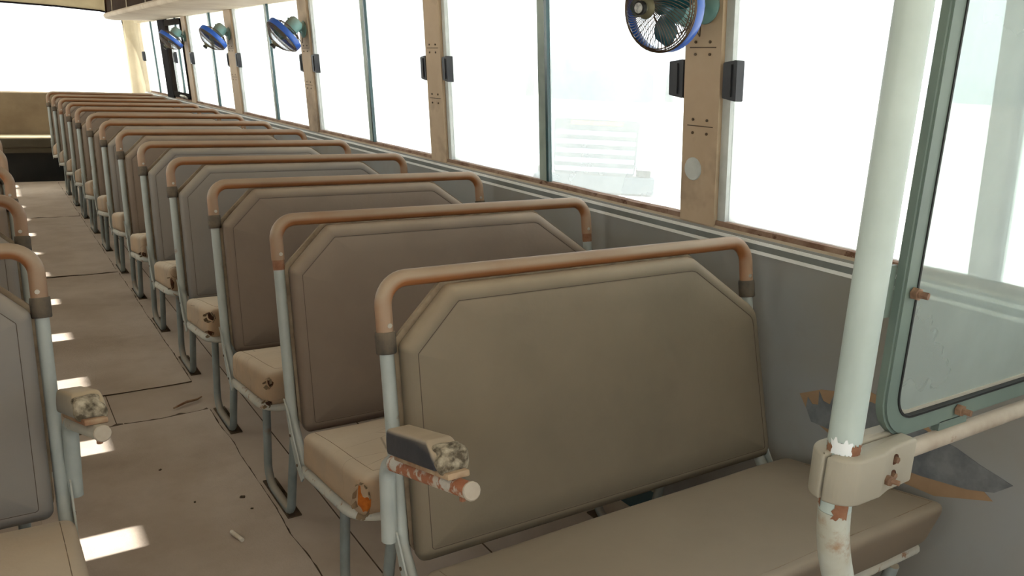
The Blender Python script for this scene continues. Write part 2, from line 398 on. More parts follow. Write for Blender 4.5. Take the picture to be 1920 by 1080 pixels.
# emergency door frame around window 6
def ringframe(outer, inner, h0, h1, fn):
    m = MB(); n = len(outer)
    R = [[fn(a, b, h0) for a, b in outer], [fn(a, b, h1) for a, b in outer], [fn(a, b, h1) for a, b in inner], [fn(a, b, h0) for a, b in inner]]
    vs = [p for r in R for p in r]
    fs = [(i * n + k, i * n + (k + 1) % n, ((i + 1) % 4) * n + (k + 1) % n, ((i + 1) % 4) * n + k) for i in range(4) for k in range(n)]
    return m.add(vs, fs)
dr = empty('door_1', (0, 0, 0), 'structure')
o_ = fillet2([(8.955, 1.09), (9.80, 1.09), (9.80, 1.885), (8.955, 1.885)], .07, 5)
ringframe(o_, inset(o_, .055), -.02, .016, lambda a, b, h: (wx(b, h), a, b)).build('door_frame', 'doorframe', dr, True, 35)
leanbox(MB(), 9.80, 10.14, 1.07, 1.90, -.022, .05).build('door_post', 'gasket', dr, False)
MB().tube(fillet([(wx(1.1, -.03), 9.25, 1.10), (wx(1.1, -.06), 9.25, 1.12), (wx(1.1, -.06), 9.05, 1.12), (wx(1.1, -.03), 9.05, 1.10)], .02, 4), .012, 8).build('door_handle', 'screw', dr)

# left wall (behind / beside the camera): daylight enters here
def lx(z, off=0.0): return XL - .014 - off + LEAN * (z - 1.08)
wl = MB().box(XL - .05, XL, Y0, Y1, -.06, 1.08).build('wall_left', 'wall', smooth=False); tag(wl, kind='structure')
def lbox(mb, y0, y1, z0, z1, d0, d1): return mb.box(0, 1, y0, y1, z0, z1, lambda x, y, z: (lx(z, d0 if x < .5 else d1), y, z))
hl = lbox(MB(), Y0, Y1, 1.87, 2.34, -.012, .05).build('wall_upper_left', 'cream', smooth=False); tag(hl, kind='structure')
lbox(MB(), .9, 2.95, 1.07, 1.90, -.012, .05).build('pillar', 'pillar', wl, False)  # unseen wide panel, added to keep sun off the near left cushion
for a in (-.1, 4.55, 6.30, 8.05, 9.80, 11.55): lbox(MB(), a, a + .11, 1.07, 1.90, -.012, .05).build('pillar', 'pillar', wl, False)
for n, (a, b) in enumerate([(.01, .9), (2.95, 4.55), (4.66, 6.30), (6.41, 8.05), (8.16, 9.80), (9.91, 11.55)]):
    w = empty('window_%d' % (n + 10), (0, 0, 0), 'structure')
    lbox(MB(), a, b, 1.08, 1.88, .020, .024).build('pane', 'glass', w, False)

# ceiling (shallow arch)
m = MB(); nx = 16; prof = []
for i in range(nx + 1):
    t = i / nx; x = XL - .06 + (XW - XL + .12) * t; prof.append((x, 2.20 + .14 * sin(pi * t)))
poly = prof + [(x, z + .05) for x, z in reversed(prof)]
m.prism(poly, Y0, Y1 + .2, lambda a, b, h: (a, h, b))
tag(m.build('ceiling', 'ceiling'), kind='structure')

# rear wall with window
ry = Y1
wb = MB().box(XL - .05, XW + .05, ry, ry + .08, -.06, 1.015).build('wall_back', 'rearpanel', smooth=False); tag(wb, kind='structure')
MB().box(XL, 1.80, ry - .03, ry + .02, 1.005, 1.022).build('rear_sill', 'cream', wb, False)
# header bows down a little toward the corner
hp = [(XL - .05, 2.40), (XW + .05, 2.40), (XW + .05, 1.95), (1.72, 1.98), (1.45, 2.035), (.95, 2.055), (.4, 2.062), (-.3, 2.055), (XL - .05, 2.0)]
MB().prism(hp, ry, ry + .08, lambda a, b, h: (a, h, b)).build('rear_header', 'cream', wb, False)
# rounded corner post, cream
cp_ = []
for (x, z) in ((1.78, 1.0), (1.715, 2.02)):
    ring = [(x - .035, ry - .0, z), (x - .02, ry - .05, z), (x + .03, ry - .10, z), (x + .07, ry - .18, z), (x + .085, ry - .36, z), (x + .16, ry - .36, z), (x + .16, ry + .06, z), (x - .035, ry + .06, z)]
    cp_.append(ring)
tag(MB().rings(cp_, True, True).build('trim_1', 'cream', None, True, 50), kind='structure')
MB().prism([(1.70 + .055, 1.02), (1.775, 1.02), (1.70, 2.0), (1.68, 2.0)], ry - .012, ry + .05, lambda a, b, h: (a, h, b)).build('gasket', 'gasket', wb, False)
gs = MB(); hh = [(1.72, 1.98), (1.45, 2.035), (.95, 2.055), (.4, 2.062), (-.3, 2.055), (XL, 2.0)]
for (xa, za), (xb, zb) in zip(hh, hh[1:]):
    gs.add([(xa, ry - .012, za - .012), (xb, ry - .012, zb - .012), (xb, ry - .012, zb + .008), (xa, ry - .012, za + .008),
            (xa, ry + .03, za - .012), (xb, ry + .03, zb - .012), (xb, ry + .03, zb + .008), (xa, ry + .03, za + .008)],
           [(0, 1, 2, 3), (4, 7, 6, 5), (0, 4, 5, 1), (3, 2, 6, 7), (0, 3, 7, 4), (1, 5, 6, 2)])
gs.build('gasket', 'gasket', wb, False)
w8 = empty('window_8', (0, 0, 0), 'structure')
MB().prism([(XL, 1.015), (1.77, 1.015), (1.70, 1.98), (.4, 2.07), (XL, 2.03)], ry + .03, ry + .036, lambda a, b, h: (a, h, b)).build('pane', 'glass', w8, False)

# front bulkhead behind the camera, wide windscreen
wf = MB().box(XL - .05, XW + .05, Y0 - .06, Y0, -.06, .95).build('wall_front', 'wall', smooth=False); tag(wf, kind='structure')
MB().box(XL - .05, XW + .05, Y0 - .06, Y0, 2.0, 2.40).build('front_header', 'cream', wf, False)
for x in (XL - .05, XW - .03): MB().box(x, x + .08, Y0 - .06, Y0, .95, 2.0).build('front_post', 'cream', wf, False)
w9 = empty('window_9', (0, 0, 0), 'structure')
MB().box(XL, XW, Y0 - .04, Y0 - .034, .95, 2.0).build('pane', 'glass', w9, False)

# torn laminate low on the right wall beside the first bench
def flat_yz(pts, x0, x1): return MB().prism(pts, x0, x1, lambda a, b, h: (h, a, b))
flat_yz([(1.345, .665), (1.30, .61), (1.20, .575), (1.05, .545), (.93, .55), (.80, .60), (.90, .66), (1.0, .73), (1.14, .745), (1.22, .715), (1.28, .70)], XW - .0015, XW).build('torn_backing', 'tan', wr, False)
flat_yz([(1.318, .635), (1.295, .60), (1.22, .60), (1.10, .575), (.97, .585), (.86, .602), (.80, .622), (.765, .656), (.84, .672), (.90, .69), (.965, .70), (1.04, .715), (1.13, .72),
         (1.185, .70), (1.208, .713), (1.213, .680), (1.232, .676), (1.238, .700), (1.246, .669), (1.268, .672), (1.283, .694), (1.281, .655), (1.300, .650), (1.316, .665)], XW - .003, XW - .0014).build('exposed_sheet', 'torn', wr, False)

# ------------------------------------------------------------------ bench seats
A, B, SY, PITCHY = .68, 1.79, 1.5023, .755
RECL = .197
def ry_(z): return -(.957 - z) * RECL

def make_bench(L, sg, arm=False, name='bench_seat'):
    """origin at the floor under the aisle upright; x runs to the wall times sg"""
    root = empty(name)
    T = lambda x, y, z: (sg * x, y, z)
    TP = lambda pts: [T(*p) for p in pts]
    # bent tube: upright -> seat frame -> front rail -> back again
    zt = .945
    def side(x, fx):
        return [(x, ry_(zt), zt), (x, ry_(.50), .50), (x, -.185, .385), (x, -.37, .405), (fx, -.595, .437)]
    a = side(0, 0); b = side(L, L)
    path = a[:-1] + [(0, -.60, .437), (L, -.60, .437)] + b[:-1][::-1]
    MB().tube(TP([tuple(p) for p in fillet(path, [0, .05, .05, .05, .09, .09, .05, .05, .05, 0], 5)]), .0155, 10).build('frame_tube', 'paint', root)
    sub = MB().tube(TP([tuple(p) for p in fillet([(-.0005, -.20, .387), (-.0005, -.60, .4365), (L, -.60, .4365)], .09, 6)]), .0163, 10)
    sub.build('seat_rail', 'flaking', root)
    # sleeve over the top hoop
    hoop = fillet([(0, ry_(.955), .955), (0, ry_(1.066), 1.066), (L, ry_(1.066), 1.066), (L, ry_(.955), .955)], [0, .102, .102, 0], 9)
    # finer straight run so the sleeve stays round
    MB().tube(TP([tuple(p) for p in hoop]), .0185, 12).build('hoop_sleeve', 'sleeve', root)
    for x in (0, L):
        c = [(x, ry_(z), z) for z in (.958, .950, .930, .915, .912)]
        MB().tube(TP(c), [.0215, .0225, .0222, .0222, .0208], 12).build('collar', 'collar', root)
        hcyl(MB(), T(x + (.004 if x == 0 else -.004), ry_(.975) - .0175, .975), (0, -1, 0), .0055, .002, 8).build('sleeve_screw', 'screw', root)
    # backrest pad
    out = [(.022, .466), (L + .034, .466), (L - .002, .885), (L - .235, 1.047), (.145, 1.047), (.022, .930)]
    frad = [.022, .022, .05, .06, .022, .022]
    def ring2(d): return fillet2(inset(out, d), [max(.004, r - d * .5) for r in frad], 5)
    rr = []
    for d, y in ((.004, -.004), (0, -.014), (0, -.028), (.005, -.037), (.013, -.043), (.027, -.0465), (.030, -.0456), (.034, -.0468), (.09, -.0485), (.16, -.0500), (.24, -.0508)):
        q = ring2(min(d, .046)); cx_, cz_ = L * .5, .760
        if d > .05:
            k = 1 - (d - .046) / .30; q = [(cx_ + (x - cx_) * k, cz_ + (z - cz_) * k) for x, z in q]
        rr.append([T(x, ry_(z) + y, z) for x, z in q])
    br_ = MB().rings(rr, True, True).build('backrest', 'vinyl_brown', root, True, 60)
    MB().tube([T(x, ry_(z) - .0462, z) for x, z in ring2(.030)], .0008, 5, closed=True).build('seam', 'seamdark', br_)
    bo = fillet2([(.018, .472), (L + .03, .472), (L + .002, .89), (L - .23, 1.053), (.140, 1.053), (.012, .934)], [.03, .03, .05, .06, .02, .02], 4)
    MB().prism(bo, -.003, .006, lambda x, z, h: T(x, ry_(z) + h, z)).build('back_board', 'board', root, True, 30)
    # cushion: tilted, crowned
    def cush(u, v, w):          # u along x, v fore-aft (-front), w up ; half sizes below
        x = L / 2 + u - .005
        t = (v + .215) / .43    # 0 rear .. 1 front when v reversed
        t = 1 - t
        zb = .400 + (.452 - .400) * t; ztp = .507 + (.588 - .507) * t
        k = (w + .06) / .12
        y = -.200 - .425 * t + (-.035 * t - .005) * k
        crown = .010 * (1 - (2 * t - 1) ** 2) * (1 - (abs(u) / (L / 2)) ** 4) * k
        sag = .004 * mnoise.noise(Vector((u * 5, v * 7, w * 9)))
        return T(x, y, zb + (ztp - zb) * k + crown + sag)
    MB().rbox(L / 2 + .008, .215, .06, .026, cush, 3, 8).build('cushion', 'cushion', root, True, 75)
    # stitched seam round the top of the cushion
    cu_ = part(root, 'cushion')[0]
    hx_, hy_ = L / 2 - .022, .188
    sp = []
    for (u0, v0), (u1, v1) in zip([(-hx_, hy_), (-hx_, -hy_), (hx_, -hy_)], [(-hx_, -hy_), (hx_, -hy_), (hx_, hy_)]):
        k = max(4, int(max(abs(u1 - u0), abs(v1 - v0)) / .05)); sp += [cush(u0 + (u1 - u0) * t / k, v0 + (v1 - v0) * t / k, .0597) for t in range(k)]
    MB().tube(sp, .0010, 5).build('seam', 'flapseam', cu_)
    # gusset blades on the outer sides
    for x in (-.0175, L + .0175):
        g = [(-.070, .560), (-.088, .545), (-.118, .47), (-.165, .40), (-.215, .362), (-.232, .380), (-.195, .415), (-.150, .468), (-.105, .535)]
        gp = MB().prism(g, x - .002, x + .002, lambda y, z, h: T(h, y, z)).build('gusset_plate', 'paint', root, False)
        for (yy, zz) in ((-.128, .468), (-.185, .400)):
            hcyl(MB(), T(x + (-.002 if x < 0 else .002), yy, zz), T(-1 if x < 0 else 1, 0, 0), .0045, .002, 8).build('rivet', 'darkscrew', gp)
    # U shaped legs with their floor runners
    for x in (.083, L - .10):
        lp = fillet([(x, -.612, .428), (x, -.535, .016), (x, -.275, .016), (x, -.285, .392)], [0, .035, .07, 0], 6)
        MB().tube(TP([tuple(p) for p in lp]), .0148, 10).build('leg', 'legpaint', root)
        MB().box(x - .014, x + .034, -.545, -.25, 0, .005, T).build('floor_plate', 'matback', root, False)
    return root

def torn_hole(root, L, sg, y, z, w, h, mat, flaps, seed, x=-.0135, front=False):
    """ragged opening on the aisle face of the cushion near the front corner with curled vinyl around it"""
    rnd = random.Random(seed); n = 14
    pts = []
    for k in range(n):
        a = 2 * pi * k / n; q = 1 + rnd.uniform(-.2, .2)
        pts.append((cos(a) * w * q, sin(a) * h * q * (1 if sin(a) < 0 else 1.15)))
    ax = Vector((-1, -1.0, 0)).normalized(); tg = Vector((1, -1, 0)).normalized() * -1
    base = Vector((x, y, z))
    P = lambda u, v, d: (sg * (base + tg * u + Vector((0, 0, v)) + ax * d).x, (base + tg * u + ax * d).y, base.z + v)
    m = MB(); ring = [P(u, v, -.004) for u, v in pts]; ring2 = [P(u * .6, v * .7, .002) for u, v in pts]
    m.rings([ring, ring2], False, True)
    t = m.build('tear', mat, root)
    fm = MB()
    for k in range(flaps):
        a = 2 * pi * (k + rnd.random() * .6) / flaps
        c0 = (cos(a) * w, sin(a) * h); ln = rnd.uniform(.3, .7) * max(w, h * .5); wd = rnd.uniform(.25, .5) * w
        ta = (-sin(a), cos(a)); prev = None; rows = []
        for j in range(4):
            f = j / 3
            u0, v0 = c0[0] * (1 + f * .1) + cos(a) * ln * f * .6, c0[1] + sin(a) * ln * f * .5
            d = .003 + .016 * sin(f * pi * .7)
            ww = wd * (1 - .6 * f)
            rows.append((P(u0 - ta[0] * ww, v0 - ta[1] * ww * 1.6, d), P(u0 + ta[0] * ww, v0 + ta[1] * ww * 1.6, d + .002)))
        vs = [p for r in rows for p in r]; vs2 = [tuple(Vector(p) - Vector((sg * ax.x, ax.y, 0)) * .0015) for p in vs]
        fs = [(2 * j, 2 * j + 1, 2 * j + 3, 2 * j + 2) for j in range(3)]
        o = len(vs)
        fm.add(vs + vs2, fs + [tuple(i + o for i in f[::-1]) for f in fs] + [(0, o, o + 1, 1), (6, 7, o + 7, o + 6)] +
               [(2 * j, 2 * j + 2, o + 2 * j + 2, o + 2 * j) for j in range(3)] + [(2 * j + 1, o + 2 * j + 1, o + 2 * j + 3, 2 * j + 3) for j in range(3)])
    fm.build('torn_edge', 'flap', t)

def cfront(z): return -.625 - .04 * min(1, max(0, (z - .452) / .136)) + .006

def armrest(root, sg, splay, padmat, tubemat, dz=0, ext=0):
    T = lambda p: (sg * p[0], p[1], p[2] + dz)
    x0 = -.030
    top = (x0, -.100, .712); end = (x0 - splay, -.425 - ext, .806 + ext * .29)
    pth = fillet([(x0 + .004, -.085, .515), (x0, -.078, .700), end], [0, .05, 0], 7)
    rise = Vector(end) - Vector(top)
    k_ = next(i for i, p in enumerate(pth) if p.z > .69) + 3
    MB().tube([T(p) for p in pth[:k_ + 1]], .0178, 12).build('arm_post', 'paint', root)
    MB().tube([T(p) for p in pth[k_:]], [.0172] + [.0155] * (len(pth) - k_ - 1), 12).build('arm_tube', tubemat, root)
    e = Vector(end); d = rise.normalized()
    cap = MB().tube([T(e), T(e + d * .004), T(e + d * .006)], [.0168, .0168, .0145], 14).build('end_cap', 'rail', root)
    MB().tube([T(e - d * .03 - Vector((0, 0, .012))), T(e - d * .03 - Vector((0, 0, .024)))], .006, 8).build('lug', 'bare', root)
    # pad: frame along the arm
    side = Vector((1, 0, 0)); up = side.cross(d).normalized()
    if up.z < 0: up = -up
    o = Vector(top) + up * .0155
    F = lambda a, b, c: T(o + d * a + side * b + up * c)
    def padfn(u, v, w):
        a = .147 + ext * 1.1 + u * (1 + ext * 4); c = .036 + w
        front = max(0, u / .10) ; shear = -.030 * max(0, w / .026) * (1 if u > 0 else 0) * front
        taper = 1 - .14 * max(0, w / .026)
        return F(a + shear, v * taper, c)
    MB().rbox(.105, .031, .026, .008, padfn, 2, 3).build('arm_pad', padmat, root, True, 50)
    MB().rbox(.125, .022, .006, .003, lambda u, v, w: F(.175 + ext + u, v, .005 + w), 1, 3).build('wood_strip', 'wood', root, True, 30)
    rnd = random.Random(3)
    fm = MB()
    def lump(u, v, w):
        q = Vector((u * 40, v * 40, w * 40)); s_ = 1 + .55 * mnoise.noise(q)
        return F(.250 + ext * 1.6 + u * s_, v * s_ * .95, .032 + w * s_)
    fm.rbox(.022, .027, .022, .014, lump, 3, 4).build('crumbled_foam', 'foam', root, True, 80)

RIGHT = ['wide bench with black armrest on the aisle, nearest the glass screen in the right row',
         'second bench in the right row, brown back, cushion corner torn open to orange foam']
ORD = ['first', 'second', 'third', 'fourth', 'fifth', 'sixth', 'seventh', 'eighth', 'ninth', 'tenth', 'eleventh', 'twelfth', 'thirteenth']
LR = B - A
proto = make_bench(LR, 1)
copies = [proto] + [copy_tree(proto) for _ in range(12)]
grey = {3, 4, 6}
ERR = [.018, .003, .002, 0, -.005, -.005, -.016, -.029, 0, .007, .012, .025, .02]
DAMAGE = {2: 'puckered tear in its cushion', 3: 'two ragged holes in its cushion', 4: 'dark slit in its cushion', 5: 'small hole low in its cushion'}
for i, bq in enumerate(copies):
    bq.location = (A, SY + PITCHY * i + ERR[i], 0)
    if i == 0: lab = RIGHT[0]
    elif i == 1: lab = RIGHT[1]
    else:
        lab = '%s window-side bench from the glass screen, %s back' % (ORD[i], 'grey' if i in grey else 'brown')
        if i in DAMAGE: lab += ', ' + DAMAGE[i]
        if i == 12: lab = 'last window-side bench of the right row, just before the rear seat'
    tag(bq, lab, 'bench', 'benches of the right row')
    if i in grey: recolour(part(bq, 'backrest')[0], 'vinyl_grey')
    if i == 0:
        recolour(part(bq, 'backrest')[0], 'vinyl_olive'); recolour(part(bq, 'cushion')[0], 'cushion_clean')
    if i in (1, 10):      # these hoops have lost their rubber collars
        for c in part(bq, 'collar'): recolour(c, 'bare'); c.scale = (1, 1, 1)
# collars missing: a slim bare ring instead
ring_me = None
for i in (1, 10):
    for c in part(copies[i], 'collar'):
        if ring_me is None:
            pass
        bpy.data.objects.remove(c, do_unlink=True)
    for x in (0, LR):
        MB().tube([(x, ry_(z), z) for z in (.957, .935, .927)], [.0162, .0168, .0158], 12).build('bare_joint', 'bare', copies[i])
armrest(copies[0], 1, 0.012, 'armvinyl', 'rustyarm', 0, .022)
torn_hole(copies[1], LR, 1, cfront(.502), .515, .017, .043, 'orangefoam', 9, 11, x=-.006)
torn_hole(copies[2], LR, 1, cfront(.545), .545, .010, .016, 'hole', 7, 12, x=-.006)
torn_hole(copies[2], LR, 1, cfront(.468), .468, .011, .010, 'hole', 4, 22, x=-.006)
torn_hole(copies[3], LR, 1, cfront(.548), .548, .018, .016, 'hole', 7, 13, x=-.006)
torn_hole(copies[3], LR, 1, cfront(.475), .475, .014, .011, 'hole', 3, 23, x=-.006)
torn_hole(copies[4], LR, 1, cfront(.500), .500, .010, .032, 'hole', 4, 14, x=-.006)
torn_hole(copies[5], LR, 1, cfront(.475), .475, .012, .013, 'hole', 3, 15, x=-.006)

LL = .885
lproto = make_bench(LL, -1)
lcop = [lproto] + [copy_tree(lproto) for _ in range(11)]
for i, bq in enumerate(lcop):
    bq.location = (.077, 2.085 + PITCHY * i, 0)
    tag(bq, ['left-row bench nearest the camera, pale armrest on the aisle side', 'left-row bench just behind the one with the pale armrest',
             'third left-row bench, only its orange hoop corner in view', 'fourth left-row bench, a sliver of hoop at the picture edge'][i] if i < 4 else
        '%s bench of the left row, counted from the front' % ORD[i], 'bench', 'benches of the left row')
    if i in (1,): recolour(part(bq, 'backrest')[0], 'vinyl_grey')
recolour(part(lcop[0], 'backrest')[0], 'vinyl_grey')
armrest(lcop[0], -1, .035, 'armvinyl_pale', 'flaking', -.024)

# ------------------------------------------------------------------ rear bench
rb = empty('rear_bench', (0, 11.2, 0))
tag(rb, 'long rear seat across the back with tall dusty tan backrest', 'bench')
xc = (XL + XW) / 2; hw = (XW - XL) / 2 - .02
MB().rbox(hw, .05, .265, .02, lambda u, v, w: (xc + u, .60 + v + w * .12, .755 + w + .004 * mnoise.noise(Vector((u * 3, 0, w * 6)))), 2, 10).build('backrest', 'rearpanel', rb, True, 60)
MB().rbox(hw, .28, .06, .02, lambda u, v, w: (xc + u, .28 + v, .46 + w), 2, 6).build('cushion', 'rearcushion', rb, True, 60)
MB().box(xc - hw, xc + hw, .012, .60, .345, .40).build('seat_edge', 'rearcushion', rb, False)
MB().box(xc - hw, xc + hw, .05, .60, 0, .345).build('base', 'dark', rb, False)

# ------------------------------------------------------------------ aisle mats
def floor_mat(name, x0, x1, y0, y1, seed, wob, curl, label, edge=None):
    rnd = random.Random(seed); nx, ny = 10, max(8, int((y1 - y0) / .09)); m = MB()
    g = {}
    for i in range(nx + 1):
        for j in range(ny + 1):
            u, v = i / nx, j / ny
            x = x0 + (x1 - x0) * u; y = y0 + (y1 - y0) * v
            if i == nx:
                x += wob * mnoise.noise(Vector((y * 4, seed, 0))) + .25 * wob * mnoise.noise(Vector((y * 17, seed, 4)))
                x = min(x, .736)
            if j in (0, ny): y += wob * mnoise.noise(Vector((x * 6, seed + 3, 0))) * 1.2 + .5 * wob * mnoise.noise(Vector((x * 25, seed + 3, 2)))
            if j == ny and curl: y += -.16 * (1 - u) + .04 * sin(u * 5)
            z = .005 + .002 * mnoise.noise(Vector((x * 3, y * 3, seed)))
            if i == nx or j in (0, ny): z += .001 + .007 * max(0, mnoise.noise(Vector((x * 9, y * 9, seed + 9))))
            g[i, j] = (x, y, z)
    vs = [g[i, j] for i in range(nx + 1) for j in range(ny + 1)]; n1 = len(vs)
    vs += [(x, y, 0.0005) for x, y, z in vs]
    I = lambda i, j: i * (ny + 1) + j
    fs = []
    for i in range(nx):
        for j in range(ny):
            q = (I(i, j), I(i + 1, j), I(i + 1, j + 1), I(i, j + 1)); fs += [q, tuple(k + n1 for k in q[::-1])]
    rim = [(I(i, 0), I(i + 1, 0)) for i in range(nx)] + [(I(nx, j), I(nx, j + 1)) for j in range(ny)] + [(I(i + 1, ny), I(i, ny)) for i in range(nx, -1, -1) if i < nx] + [(I(0, j + 1), I(0, j)) for j in range(ny)]
    fs += [(a, a + n1, b + n1, b) for a, b in rim]
    o = m.add(vs, fs).build('rubber_mat', 'mat_', None, True, 50)
    o.data.materials.append(MAT['matback'])
    for p in o.data.polygons:
        if abs(p.normal.z) < .7 or p.normal.z < 0: p.material_index = 1
    fr = MB()       # frayed, dirty edge with its gap shadow painted in dark, side and far end
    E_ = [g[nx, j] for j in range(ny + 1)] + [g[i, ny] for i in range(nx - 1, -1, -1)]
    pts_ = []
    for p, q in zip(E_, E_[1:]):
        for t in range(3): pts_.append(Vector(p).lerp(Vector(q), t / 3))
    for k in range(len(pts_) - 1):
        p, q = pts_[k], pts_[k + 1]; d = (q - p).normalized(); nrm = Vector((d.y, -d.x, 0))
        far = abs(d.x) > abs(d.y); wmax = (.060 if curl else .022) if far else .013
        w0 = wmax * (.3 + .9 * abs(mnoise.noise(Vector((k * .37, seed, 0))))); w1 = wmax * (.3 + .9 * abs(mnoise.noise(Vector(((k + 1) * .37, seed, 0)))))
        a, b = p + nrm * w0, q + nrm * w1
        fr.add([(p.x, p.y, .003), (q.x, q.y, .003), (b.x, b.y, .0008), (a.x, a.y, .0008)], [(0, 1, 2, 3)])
    fr.build('frayed_shadow_edge', 'matback', o, False)
    return tag(o, label, 'mat', 'aisle mats')
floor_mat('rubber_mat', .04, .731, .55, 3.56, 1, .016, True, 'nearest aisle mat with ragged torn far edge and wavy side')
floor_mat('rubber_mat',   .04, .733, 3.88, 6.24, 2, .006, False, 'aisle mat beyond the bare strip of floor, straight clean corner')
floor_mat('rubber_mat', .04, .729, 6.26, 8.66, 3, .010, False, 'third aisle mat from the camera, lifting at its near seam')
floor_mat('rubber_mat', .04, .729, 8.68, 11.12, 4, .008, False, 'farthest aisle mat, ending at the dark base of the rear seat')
MB().box(.358, .3615, 3.40, 3.88, .0, .0012).build('floor_seam', 'matback', floor, False)
MB().box(.90, .904, .9, 11, .0, .0012).build('floor_seam', 'matback', floor, False)
MB().box(1.25, 1.255, .9, 11, .0, .0012).build('floor_seam', 'matback', floor, False)

# ------------------------------------------------------------------ grab pole, clamp and rail
PX, PY = 1.097, .70
gp = empty('grab_pole', (PX, PY, 0)); tag(gp, 'pale green painted grab pole with cream clamp and cross rail at right', 'pole')
pp = fillet([(0, 0, 2.26), (0, 0, .80), (.13, .0, .50), (.30, 0, .02)], [0, .35, .2, 0], 10)
pts = []
for a_, b_ in zip(pp, pp[1:]):
    k = max(1, int((a_ - b_).length / .05)); pts += [a_.lerp(b_, t / k) for t in range(k)]
pts.append(pp[-1]); PR = .0258
cut = next(i for i, p in enumerate(pts) if p.z < .845)
MB().tube(pts[:cut + 1], PR, 20).build('pole', 'pole', gp)
MB().tube(pts[cut:], PR, 20).build('pole_foot', 'polerust', gp)
def cyl_patch(name, mat, a0, a1, z0, z1, seed, r):
    rnd = random.Random(seed); na, nzz = 12, 5; vs = []
    for j in range(nzz + 1):
        for i in range(na + 1):
            t = i / na; f = j / nzz
            lo = z0 + .004 * rnd.uniform(-1, 1) * (1 if j == 0 else 0); zz = lo + (z1 - z0) * f * (1 if j < nzz else 1 + rnd.uniform(-.35, .1))
            an = a0 + (a1 - a0) * t + (.12 * rnd.uniform(-1, 1) if i in (0, na) else 0)
            rr_ = r * (1 if 0 < i < na and 0 < j < nzz else .992)
            vs.append((rr_ * cos(an), rr_ * sin(an), zz))
    fs = [(j * (na + 1) + i, j * (na + 1) + i + 1, (j + 1) * (na + 1) + i + 1, (j + 1) * (na + 1) + i) for j in range(nzz) for i in range(na)]
    return MB().add(vs, fs).build(name, mat, gp)
# angle towards the camera is about -147 degrees
cyl_patch('rust_patch', 'bare', radians(-125), radians(-75), .945, .966, 1, PR + .0007)
cyl_patch('rust_patch', 'bare', radians(-215), radians(-185), .945, .962, 2, PR + .0007)
cyl_patch('paint_flake', 'whitepaint', radians(-190), radians(-122), .946, .972, 3, PR + .0011)
cyl_patch('rust_patch', 'bare', radians(-150), radians(-92), .838, .868, 4, PR + .0009)
cyl_patch('rust_patch', 'bare', radians(-215), radians(-200), .850, .866, 5, PR + .0009)
# clamp: two half castings
def arc(r, a0, a1, n): return [(r * cos(a0 + (a1 - a0) * k / n), r * sin(a0 + (a1 - a0) * k / n)) for k in range(n + 1)]
def casting(poly, z0, z1, name):
    pl = fillet2(poly, .004, 2)
    rings = []
    for d, z in ((.005, z0), (.0015, z0 + .0015), (0, z0 + .005), (0, z1 - .005), (.0015, z1 - .0015), (.005, z1)):
        rings.append([(x, y, z) for x, y in inset(pl, d)])
    return MB().rings(rings, True, True).build(name, 'clamp', gp, True, 45)
Z0, Z1 = .869, .947
casting([(-.044, -.002)] + [(x, y) for x, y in arc(.044, pi * 1.06, pi * 1.5, 10)] + [(.05, -.044), (.085, -.036), (.150, -.034), (.150, -.002)], Z0, Z1, 'clamp_half')
casting([(-.044, .002), (.150, .002), (.150, .034), (.085, .036), (.05, .044)] + arc(.044, pi * .5, pi * .94, 10) + [(-.044, .002)][:0], Z0, Z1, 'clamp_half')
for (x, z) in ((.088, .925), (.088, .897)):
    hcyl(MB(), (x, -.0345, z), (0, -1, 0), .0095, .002, 12).build('bolt_recess', 'hole', gp)
    hcyl(MB(), (x, -.0360, z), (0, -1, 0), .0055, .006, 6).build('bolt', 'rustbolt', gp)
hcyl(MB(), (.066, -.039, .897), (-.1, -1, 0), .0085, .010, 6).build('bolt', 'rustbolt', gp)
hcyl(MB(), (.068, -.048, .897), (.3, -1, 0), .0045, .012, 8).build('bolt_stud', 'rustbolt', gp)
MB().tube([(.14, 0, .905), (.30, 0, .905), (.50, 0, .905), (XW - PX, 0, .905)], .0152, 14).build('rail', 'rail', gp)

# ------------------------------------------------------------------ glass screen
gs_ = empty('glass_screen', (1.5, .71, .94)); tag(gs_, 'grey-green framed dusty glass screen beside the grab pole', 'screen')
GX, GZ = 1.5, .94
o_ = fillet2([(1.189, .940), (1.85, .940), (1.85, 2.02), (1.189, 2.02)], .080, 8)
loc = lambda a, b, h: (a - GX, h, b - GZ)
ringframe(o_, inset(o_, .029), -.014, -.002, loc).build('frame', 'screenframe', gs_, True, 35)
oo = inset(o_, -.005)
ringframe(oo, inset(oo, .007), -.010, .003, loc).build('outer_lip', 'screenframe', gs_, True, 35)
i_ = inset(o_, .0285)
ringframe(i_, inset(i_, .004), -.016, -.002, loc).build('seal', 'seal', gs_, True, 35)
ringframe(inset(i_, .0035), inset(i_, .010), -.006, .0, loc).build('glass_rim', 'clamp', gs_, True, 35)
MB().prism(inset(i_, .002), -.004, .0, loc).build('glass', 'screen', gs_, False)
for (x, z) in ((1.2075, 1.192), (1.410, .956)):
    hcyl(MB(), loc(x, z, -.016), (0, -1, 0), .0105, .010, 6).build('bolt', 'rustbolt', gs_)
    hcyl(MB(), loc(x, z, -.026), (.15, -1, 0), .0058, .014, 8).build('bolt_stud', 'rustbolt', gs_)
MB().box(1.118 - GX, 1.185 - GX, .004, .010, 1.15 - GZ, 1.235 - GZ).build('bracket', 'screenframe', gs_, False)
MB().box(1.37 - GX, 1.46 - GX, -.010, .004, .918 - GZ, .942 - GZ).build('bracket', 'screenframe', gs_, False)

